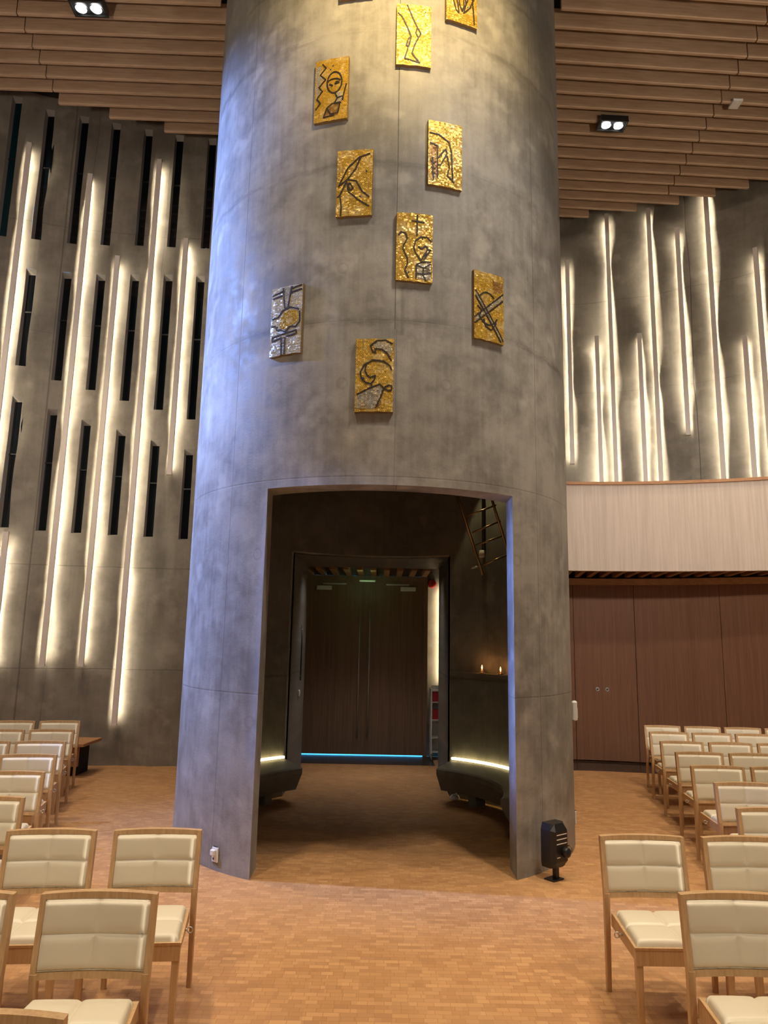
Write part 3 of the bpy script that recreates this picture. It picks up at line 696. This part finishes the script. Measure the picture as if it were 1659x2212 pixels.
for key, x, y, z, lb in PAN:
    a = math.atan2(x-TX, TY-y)
    o = thing('mosaic_panel', lb, 'mosaic', (TX+RC*sin(a), TY-RC*cos(a), z-PH/2), a, 'gold mosaics on the tower')
    n = 10; jit = lambda: rnd.uniform(-.004,.004)
    edges = [(-PW/2+PW*i/n) for i in range(n+1)]
    top = [PH+jit() for _ in edges]; bot = [jit() for _ in edges]
    mb = MB(); R = []
    for xx, b_, t_ in zip(edges, bot, top): R.append([(xx,pan_y(xx,0),b_),(xx,pan_y(xx,PT),b_),(xx,pan_y(xx,PT),t_),(xx,pan_y(xx,0),t_)])
    mb.loft(R); mb.build('backing_board', M['edge'], o, recalc=True)
    main = 'palegold' if key == 'sword' else 'gold'  # paler colour imitates blue light reflected on this gold panel
    mb = MB(); off = PT+.003; seed = rnd.uniform(0,9)
    for i in range(n):
        q = [(edges[i],bot[i]),(edges[i+1],bot[i+1]),(edges[i+1],top[i+1]),(edges[i],top[i])]
        mb.face([(p[0],pan_y(p[0],off),p[1]) for p in q], [(p[0]+seed,p[1]) for p in q], True)
        for (p, r) in ((q[0],q[1]),(q[2],q[3])):
            mb.face([(p[0],pan_y(p[0],off),p[1]),(p[0],pan_y(p[0],PT),p[1]),(r[0],pan_y(r[0],PT),r[1]),(r[0],pan_y(r[0],off),r[1])], [(p[0]+seed,p[1]),(p[0]+seed,p[1]+.003),(r[0]+seed,r[1]+.003),(r[0]+seed,r[1])])
    mb.build('gold_tesserae' if main == 'gold' else 'pale_tesserae', M[main], o)
    if key in DR:
        lines, patches = DR[key]
        for mat, P in patches:                          # inlaid areas of other tesserae, laid cell by cell
            mb = MB(); cw, ch = .0125, .0125
            for i in range(int(PW/cw)):
                for j in range(int(PH/ch)):
                    cx, cz = (i+.5)*cw, (j+.5)*ch
                    if in_poly(cx/PW, cz/PH, P):
                        x0, x1 = -PW/2+i*cw+.0006, -PW/2+(i+1)*cw-.0006; z0, z1 = j*ch+.0006, (j+1)*ch-.0006
                        mb.hexa([(x0,pan_y(x0,off-.001),z0),(x1,pan_y(x1,off-.001),z0),(x1,pan_y(x1,off-.001),z1),(x0,pan_y(x0,off-.001),z1)],
                                [(x0,pan_y(x0,off+.0025),z0),(x1,pan_y(x1,off+.0025),z0),(x1,pan_y(x1,off+.0025),z1),(x0,pan_y(x0,off+.0025),z1)])
            if mb.v: mb.build({'silver':'silver_tesserae','palegold':'pale_tesserae','rust':'brown_tesserae','gold':'gold_inlay'}[mat], M[mat], o, recalc=True)
        mb = MB()
        for ln in lines: strip(mb, [((p[0]-.5)*PW, p[1]*PH) for p in ln], .0062, off-.001, .006)
        mb.build('dark_outline', M['line'], o, recalc=True)
        for _ in range(2):
            blue = MB(); bx, bz = rnd.uniform(-.13,.13), rnd.uniform(.05,.6)
            blue.hexa([(bx,pan_y(bx,off),bz),(bx+.011,pan_y(bx,off),bz),(bx+.011,pan_y(bx,off),bz+.012),(bx,pan_y(bx,off),bz+.012)],[(bx,pan_y(bx,off+.003),bz),(bx+.011,pan_y(bx,off+.003),bz),(bx+.011,pan_y(bx,off+.003),bz+.012),(bx,pan_y(bx,off+.003),bz+.012)])
            blue.build('blue_tessera', bpy.data.materials.get('blue_smalti') or plain('blue_smalti', (.01,.06,.18), .25), o)

# ------------------------------------------------------------------ small things on and by the tower
def on_tower(a, z): return (TX+TR*sin(a), TY-TR*cos(a), z)
def socket(a, z, label, plug=True):
    o = thing('wall_socket', label, 'socket', on_tower(a, z), a)
    mb = MB(); mb.bbox((-.04,-.014,-.06), (.04,.0,.06), .006); mb.build('face_plate', M['white'], o)
    if plug:
        mb = MB(); mb.bbox((-.028,-.045,-.005), (.022,-.014,.045), .008); mb.build('plug', M['white'], o)
        mb = MB(); mb.lathe((-.012,-.014,-.032), [(0,0),(.009,0),(.009,.002),(0,.002)], 10, 'y'); mb.build('outlet_hole', M['black'], o)
socket(math.atan2(-1.335-TX, TY-6.371), .125, 'white wall socket with a plug, low on the blue-lit side of the tower')
socket(rad(77.5), .225, 'white socket low on the far flank of the tower, seen edge-on', False)
o = thing('wall_controller', 'white boxy controller on the tower flank facing the wood panels', 'control box', on_tower(rad(77), 1.14), rad(77))
mb = MB(); mb.bbox((-.06,-.05,0), (.06,0,.19), .012); mb.build('body', M['white'], o)
mb = MB(); mb.bbox((-.04,-.054,.03), (.04,-.05,.12), .002); mb.build('front_plate', M['grey'], o)
# black unit on a stand
bx = thing('stage_lamp', 'black boxy unit with three pale slots and a knob, standing at the tower foot', 'stage lamp', (1.455,6.32,0), rad(38)); bx.scale = (.74,.74,.78)
mb = MB()
f_, bk = -.10, .08
mb.loft([[( -.125,bk,.13),(-.125,-.04,.13),(-.05,f_+.03,.13),(.05,f_+.03,.13),(.125,-.04,.13),(.125,bk,.13)],
         [( -.135,bk,.18),(-.135,-.05,.18),(-.10,f_,.19),(.10,f_,.19),(.135,-.05,.18),(.135,bk,.18)],
         [( -.135,bk,.50),(-.135,-.05,.50),(-.10,f_,.49),(.10,f_,.49),(.135,-.05,.50),(.135,bk,.50)],
         [( -.11,bk,.565),(-.11,-.03,.565),(-.07,f_+.04,.56),(.07,f_+.04,.56),(.11,-.03,.565),(.11,bk,.565)]])
mb.build('casing', M['black'], bx, recalc=True)
for z in (.455,.41,.365):
    mb = MB(); mb.box((-.085,f_-.004,z), (.085,f_+.002,z+.007)); mb.build('slot', M['grey'], bx)
mb = MB(); mb.lathe((.03,f_,.285), [(0,0),(.045,0),(.05,.02),(.05,.06),(.042,.07),(0,.07)], 18, 'y'); mb.build('knob', M['black'], bx)
mb = MB(); mb.torus((.12,f_-.01,.30), .035, .006, 'x'); mb.build('bail', M['brass'], bx)
mb = MB(); mb.box((-.085,f_-.003,.235), (-.03,f_+.002,.24)); mb.build('mark', M['grey'], bx)
mb = MB(); mb.box((-.02,-.03,.012), (.03,.02,.135)); mb.build('post', M['black'], bx)
mb = MB(); mb.bbox((-.11,-.07,0), (.07,.07,.014), .004); mb.build('foot', M['black'], bx)
# wooden bench along the slit-window wall
b = thing('wall_bench', 'light wooden bench end against the slit-window wall behind the chairs', 'bench', (-3.95,10.35,0))
mb = MB(); mb.bbox((-2.6,-.30,.405), (0,.34,.45), .006); mb.build('seat_board', M['railwood'], b)
mb = MB(); mb.box((-2.6,-.16,.13), (-.12,-.12,.405)); mb.build('front_board', M['railwood'], b)
mb = MB(); mb.box((-2.6,-.10,0), (-.16,.32,.405)); mb.build('recess_shade_block', M['dark'], b)  # black block standing in for shade in the recess under the seat

# ------------------------------------------------------------------ chairs
def quilt(mb, w0, w1, h, t, axis, origin, bow=0):
    """pillowed 2x2 cushion; w0 width at start, w1 at end of h. axis 'back' lies in xz facing -y, 'seat' lies in xy facing +z"""
    n = 20
    def hg(a, b):
        e = min(a, 1-a)*w0; e2 = min(b, 1-b)*h
        rim = min(1, e/.022); rim2 = min(1, e2/.022)
        r = math.sqrt(max(0, 1-(1-rim)**2))*math.sqrt(max(0, 1-(1-rim2)**2))
        sa = min(1, abs(a-.5)*w0/.030); sb = min(1, abs(b-.5)*h/.026)
        q = .70+.30*(1-(1-sa)**2)
        q2 = .52+.48*(1-(1-sb)**2)
        return t*r*min(q, q2)*(.82+.18*math.sqrt(abs(sin(2*pi*a)*sin(2*pi*b))))
    ss = sorted(set([0,.006,.015,.03,.05]+[.05+.9*i/n for i in range(n+1)]+[.485,.5,.515,.47,.53,.492,.508,.46,.54,.95,.97,.985,.994,1]))
    m = len(ss); vs = []; fs = []
    for b_ in ss:
        for a_ in ss:
            w = w0+(w1-w0)*b_; x = (a_-.5)*w; k = hg(a_, b_)
            if axis == 'back': vs.append((origin[0]+x, origin[1]+bow*(1-(2*a_-1)**2)+ .1625*b_*h - k, origin[2]+b_*h))
            else: vs.append((origin[0]+x, origin[1]+b_*h, origin[2]+k))
    for j in range(m-1):
        for i in range(m-1): fs.append((j*m+i, j*m+i+1, (j+1)*m+i+1, (j+1)*m+i))
    mb.poly(vs, fs, True)
def leg(x0, y0, z0, s0, x1, y1, z1, s1x, s1y):
    mb = MB(); c = .004
    R = []
    for (x, y, z, sx, sy) in ((x0,y0,z0,s0,s0),(x1,y1,z1,s1x,s1y)):
        R.append([(x-sx+c,y-sy,z),(x+sx-c,y-sy,z),(x+sx,y-sy+c,z),(x+sx,y+sy-c,z),(x+sx-c,y+sy,z),(x-sx+c,y+sy,z),(x-sx,y+sy-c,z),(x-sx,y-sy+c,z)])
    mb.loft(R); return mb
def lean(z): return .19+.065*max(0, (z-.40)/.40)
def make_chair():
    r = thing('church_chair', '', 'chair')
    for s in (-1, 1):
        leg(s*.228,.215,0,.0135, s*.2285,lean(.50),.51,.0155,.020).build('leg', M['oak'], r)
        leg(s*.222,-.275,0,.0135, s*.228,-.275,.41,.0185,.0185).build('leg', M['oak'], r)
    # back frame: two stiles, curved top and bottom rails
    mb = MB()
    for s in (-1, 1):
        R = []
        for z in (.485,.58,.69,.79): 
            y = lean(z); R.append([(s*.232-.012,y-.017,z),(s*.232+.012,y-.017,z),(s*.232+.012,y+.018,z),(s*.232-.012,y+.018,z)])
        mb.loft(R)
    n = 14
    for z0, z1 in ((.783,.803),(.488,.515)):
        R = []
        for i in range(n+1):
            x = -.243+.486*i/n; bo = .020*(1-(x/.243)**2); y0 = lean(z0)+bo; y1 = lean(z1)+bo; zt = z1+.006*(1-(x/.243)**2)*(1 if z1 > .7 else 0)
            R.append([(x,y0-.018,z0),(x,y0+.018,z0),(x,y1+.018,zt),(x,y1-.018,zt)])
        mb.loft(R)
    bf = mb.build('back_frame', M['oak'], r, recalc=True)
    mb = MB(); R = []
    for i in range(n+1):
        x = -.222+.444*i/n; bo = .020*(1-(x/.243)**2)
        R.append([(x,lean(.51)+bo-.006,.51),(x,lean(.51)+bo+.012,.51),(x,lean(.79)+bo+.012,.79),(x,lean(.79)+bo-.006,.79)])
    mb.loft(R); mb.build('back_panel', M['oak'], bf, recalc=True)
    mb = MB(); quilt(mb, .444, .448, .262, .020, 'back', (0,lean(.521)-.006,.521), .017); bc = mb.build('back_cushion', M['leather'], r)
    pm = MB()                                              # piping round the cushion
    pts = [(-.223,.519),(.223,.519),(.2245,.782),(-.2245,.782)]
    for (xa,za),(xb,zb) in zip(pts, pts[1:]+pts[:1]):
        m = 8
        for i in range(m):
            f0, f1 = i/m, (i+1)/m
            A = (xa+(xb-xa)*f0, za+(zb-za)*f0); B = (xa+(xb-xa)*f1, za+(zb-za)*f1)
            ya = lean(A[1])-.010+.017*(1-(A[0]/.225)**2); yb = lean(B[1])-.010+.017*(1-(B[0]/.225)**2)
            pm.tube((A[0],ya,A[1]), (B[0],yb,B[1]), .0035, n=6)
    pm.build('piping', M['leather'], bc)
    # seat: apron frame + shell + cushion
    mb = MB()
    mb.hexa([(-.248,-.298,.335),(.248,-.298,.335),(.246,-.272,.335),(-.246,-.272,.335)], [(-.250,-.300,.408),(.250,-.300,.408),(.248,-.272,.408),(-.248,-.272,.408)])
    for s in (-1, 1):
        p = [(s*.240,-.29),(s*.216,-.29),(s*.188,.185),(s*.212,.185)]
        if s < 0: p = p[::-1]
        mb.hexa([(x,y,.345) for x, y in p], [(x,y,.408) for x, y in p])
    mb.box((-.21,.165,.345), (.21,.19,.408))
    mb.build('seat_frame', M['oak'], r, recalc=True)
    mb = MB(); mb.hexa([(-.252,-.303,.408),(.252,-.303,.408),(.214,.165,.408),(-.214,.165,.408)], [(-.254,-.305,.420),(.254,-.305,.420),(.216,.165,.420),(-.216,.165,.420)])
    mb.build('seat_shell', M['oak'], r)
    mb = MB(); quilt(mb, .478, .404, .425, .036, 'seat', (0,-.292,.420)); mb.build('seat_cushion', M['leather'], r)
    for s in (-1, 1):
        mb = MB(); mb.torus((s*.251,-.03,.378), .014, .0032, 'y', 12, 5); mb.tube((s*.222,-.03,.380), (s*.240,-.03,.380), .007, n=8); mb.build('linking_ring', M['steel'], r)
    return r
CH = make_chair()
first = True
def place(xc, y, rotdeg, label, group):
    """y = line of the back feet"""
    global first
    a = rad(rotdeg)
    loc = (xc+.22*sin(a), y-.22*cos(a), 0)
    if first: CH.location = loc; CH.rotation_euler = (0,0,a); CH['label'] = label; CH['group'] = group; first = False
    else: dup(CH, loc, a, label, group)
SEAT = ['aisle seat', 'second from the aisle', 'third from the aisle', 'fourth from the aisle', 'fifth from the aisle']
def row(block, n, xe, yt, rot, cnt, pitch, side, extra=None):
    """xe = aisle edge of the aisle chair at back height, yt = its back-top line; side: -1 chairs continue to -x"""
    for k in range(cnt):
        d = (.245+pitch*k)
        xc = xe+side*d*cos(rad(rot)); y = yt+side*d*sin(rad(rot))-.045
        wh = ('slit-window block','gallery block')[block]
        where = '%s row from back' % ORD[n] if n > 1 else 'back row'
        place(xc, y, rot, 'cream padded chair, %s, %s, %s' % (SEAT[k], where, wh), 'chairs in the '+wh)
row(0,1,-3.800,9.536,9.6,4,.54,-1)
row(0,2,-3.517,8.674,8.8,4,.54,-1)
row(0,3,-3.222,7.756,8.0,4,.54,-1)
row(0,4,-2.941,6.913,7.0,3,.54,-1)
row(0,5,-2.668,6.076,6.5,3,.54,-1)
row(0,6,-2.382,5.155,5.5,3,.54,-1)
row(0,7,-1.005,4.414,5.0,3,.585,-1)
row(0,8,-.940,3.370,3.2,3,.60,-1)
row(0,9,-.892,2.334,2.0,2,.60,-1)
row(1,1,3.625,10.29,-3.5,5,.535,1)
row(1,2,3.428,9.55,-3,5,.535,1)
row(1,3,3.227,8.655,-2,4,.55,1)
row(1,4,3.071,7.83,-2,4,.55,1)
row(1,5,2.874,6.98,-1,3,.55,1)
row(1,6,2.721,6.168,-1,3,.55,1)
row(1,7,2.458,5.246,0,3,.55,1)
row(1,8,1.284,4.458,.7,3,.595,1)
row(1,9,1.353,3.491,0,2,.60,1)

# ------------------------------------------------------------------ light
def spot(name, loc, to, e, col, ang, blend=.6, size=.12):
    l = bpy.data.lights.new(name, 'SPOT'); l.energy = e; l.color = col; l.spot_size = rad(ang); l.spot_blend = blend; l.shadow_soft_size = size
    o = bpy.data.objects.new(name, l); COL.objects.link(o); o.location = loc
    o.rotation_euler = (Vector(to)-Vector(loc)).to_track_quat('-Z', 'Y').to_euler(); return o
WARM = (1,.80,.56); NEU = (1,.92,.82)
spot('tower_gold_spot', (.8,2.6,9.6), (.1,5.95,8.0), 1600, (1,.72,.32), 46, 1)
for zt, e in ((6.9,3300),(5.0,4000),(3.1,3300),(1.3,2500)): spot('tower_blue_spot', (-7.2,6.9,7.4), (-1.85,7.3,zt), e, (.24,.40,1), 32, 1, .12)
spot('tower_front_spot', (2.4,3.4,9.5), (.4,6.1,4.2), 520, (1,.91,.82), 60, 1, .3)
spot('wall_fill', (-4.9,-3.5,8.0), (-4.6,11,4.8), 1000, (1,.88,.72), 44, 1, .3)  # added fill that brightens the slit-window wall, not a known fixture
spot('wall_fill', (5.0,-2,9.2), (5.1,12.8,7.2), 700, (1,.88,.76), 40, 1, .3)  # added fill lifting the light bars on the upper gallery wall
spot('wall_fill', (4.7,-4,7.0), (4.9,12,2.6), 2500, (1,.86,.74), 32, .9, .3)  # added fill so the sliding panels come up lighter
def area(name, loc, to, e, col, sx, sy):
    l = bpy.data.lights.new(name, 'AREA'); l.energy = e; l.color = col; l.shape = 'RECTANGLE'; l.size = sx; l.size_y = sy
    o = bpy.data.objects.new(name, l); COL.objects.link(o); o.location = loc
    o.rotation_euler = (Vector(to)-Vector(loc)).to_track_quat('-Z', 'Y').to_euler(); return o
jb = area('jamb_blue_fill', (-4.6,5.05,2.0), (1.13,6.27,1.9), 9, (.24,.38,1), .08, 2.2); jb.data.spread = rad(13)  # invented blue source out of view, tints the doorway reveal
for sx in (-1, 1): spot('chair_fill', (sx*3.0,-2.2,9.6), (sx*2.7,4.0,.6), 520, (1,.88,.72), 27, .8, .25)  # unseen fill put in to lighten the chair backs
area('rear_fill', (0,-6.4,6.2), (0,11,8.0), 90, (1,.88,.72), 7, 3)  # large soft fill added behind the camera for walls and slats
for sx in (-1, 1): spot('ceiling_fill', (sx*4.6,-.6,2.3), (sx*4.4,8.2,9.8), 850, (1,.86,.68), 88, 1, .3)  # made-up upward fill that lights the slat faces from below
pl = area('portal_lamp', (-.15,10.75,2.98), (-.15,10.7,0), 9, (1,.90,.80), 1.7, .5); pl.data.spread = rad(95)
for x, y, e in ((-4.8,5.0,700),(-3.87,7.9,450),(-1.9,3.9,560),(2.1,3.9,640),(4.6,5.0,800),(3.38,9.8,450),(5.4,8.0,600),(-5.2,8.4,450),(-3.8,.6,700),(3.8,.6,700),(0,2.4,160)):
    spot('ceiling_downlight', (x,y,9.62), (x,y,0), e, WARM, 84, .8, .14)
spot('gallery_wash', (4.4,3.0,9.6), (4.6,11,3.6), 600, (1,.88,.78), 50, .8, .25)
l = bpy.data.lights.new('ladder_lamp', 'SPOT'); l.energy = 14; l.color = (1,.82,.4); l.spot_size = rad(70); l.shadow_soft_size = .03
o = bpy.data.objects.new('ladder_lamp', l); COL.objects.link(o); o.location = (1.1,8.75,4.2); o.rotation_euler = (Vector((1.45,8.75,3.0))-Vector((1.1,8.75,4.2))).to_track_quat('-Z','Y').to_euler()
l = bpy.data.lights.new('exit_sign_glow', 'AREA'); l.energy = .5; l.color = (.55,1,.45); l.shape = 'RECTANGLE'; l.size = .3; l.size_y = .12
o = bpy.data.objects.new('exit_sign_glow', l); COL.objects.link(o); o.location = (-.29,11.36,2.85); o.rotation_euler = (rad(85),0,0)

w = bpy.data.worlds.new('world'); SC.world = w; w.use_nodes = True
bg = w.node_tree.nodes['Background']; bg.inputs[0].default_value = (.06,.48,1,1); bg.inputs[1].default_value = 5.5

SC.view_settings.view_transform = 'Standard'; SC.view_settings.look = 'None'
SC.view_settings.exposure = 0.2; SC.view_settings.gamma = 1; SC.view_settings.use_curve_mapping = False
SC.cycles.max_bounces = 5; SC.cycles.diffuse_bounces = 4; SC.cycles.glossy_bounces = 2; SC.cycles.sample_clamp_indirect = 4
SC.cycles.use_adaptive_sampling = True; SC.cycles.adaptive_threshold = .09; SC.cycles.adaptive_min_samples = 16
SC.cycles.use_denoising = True
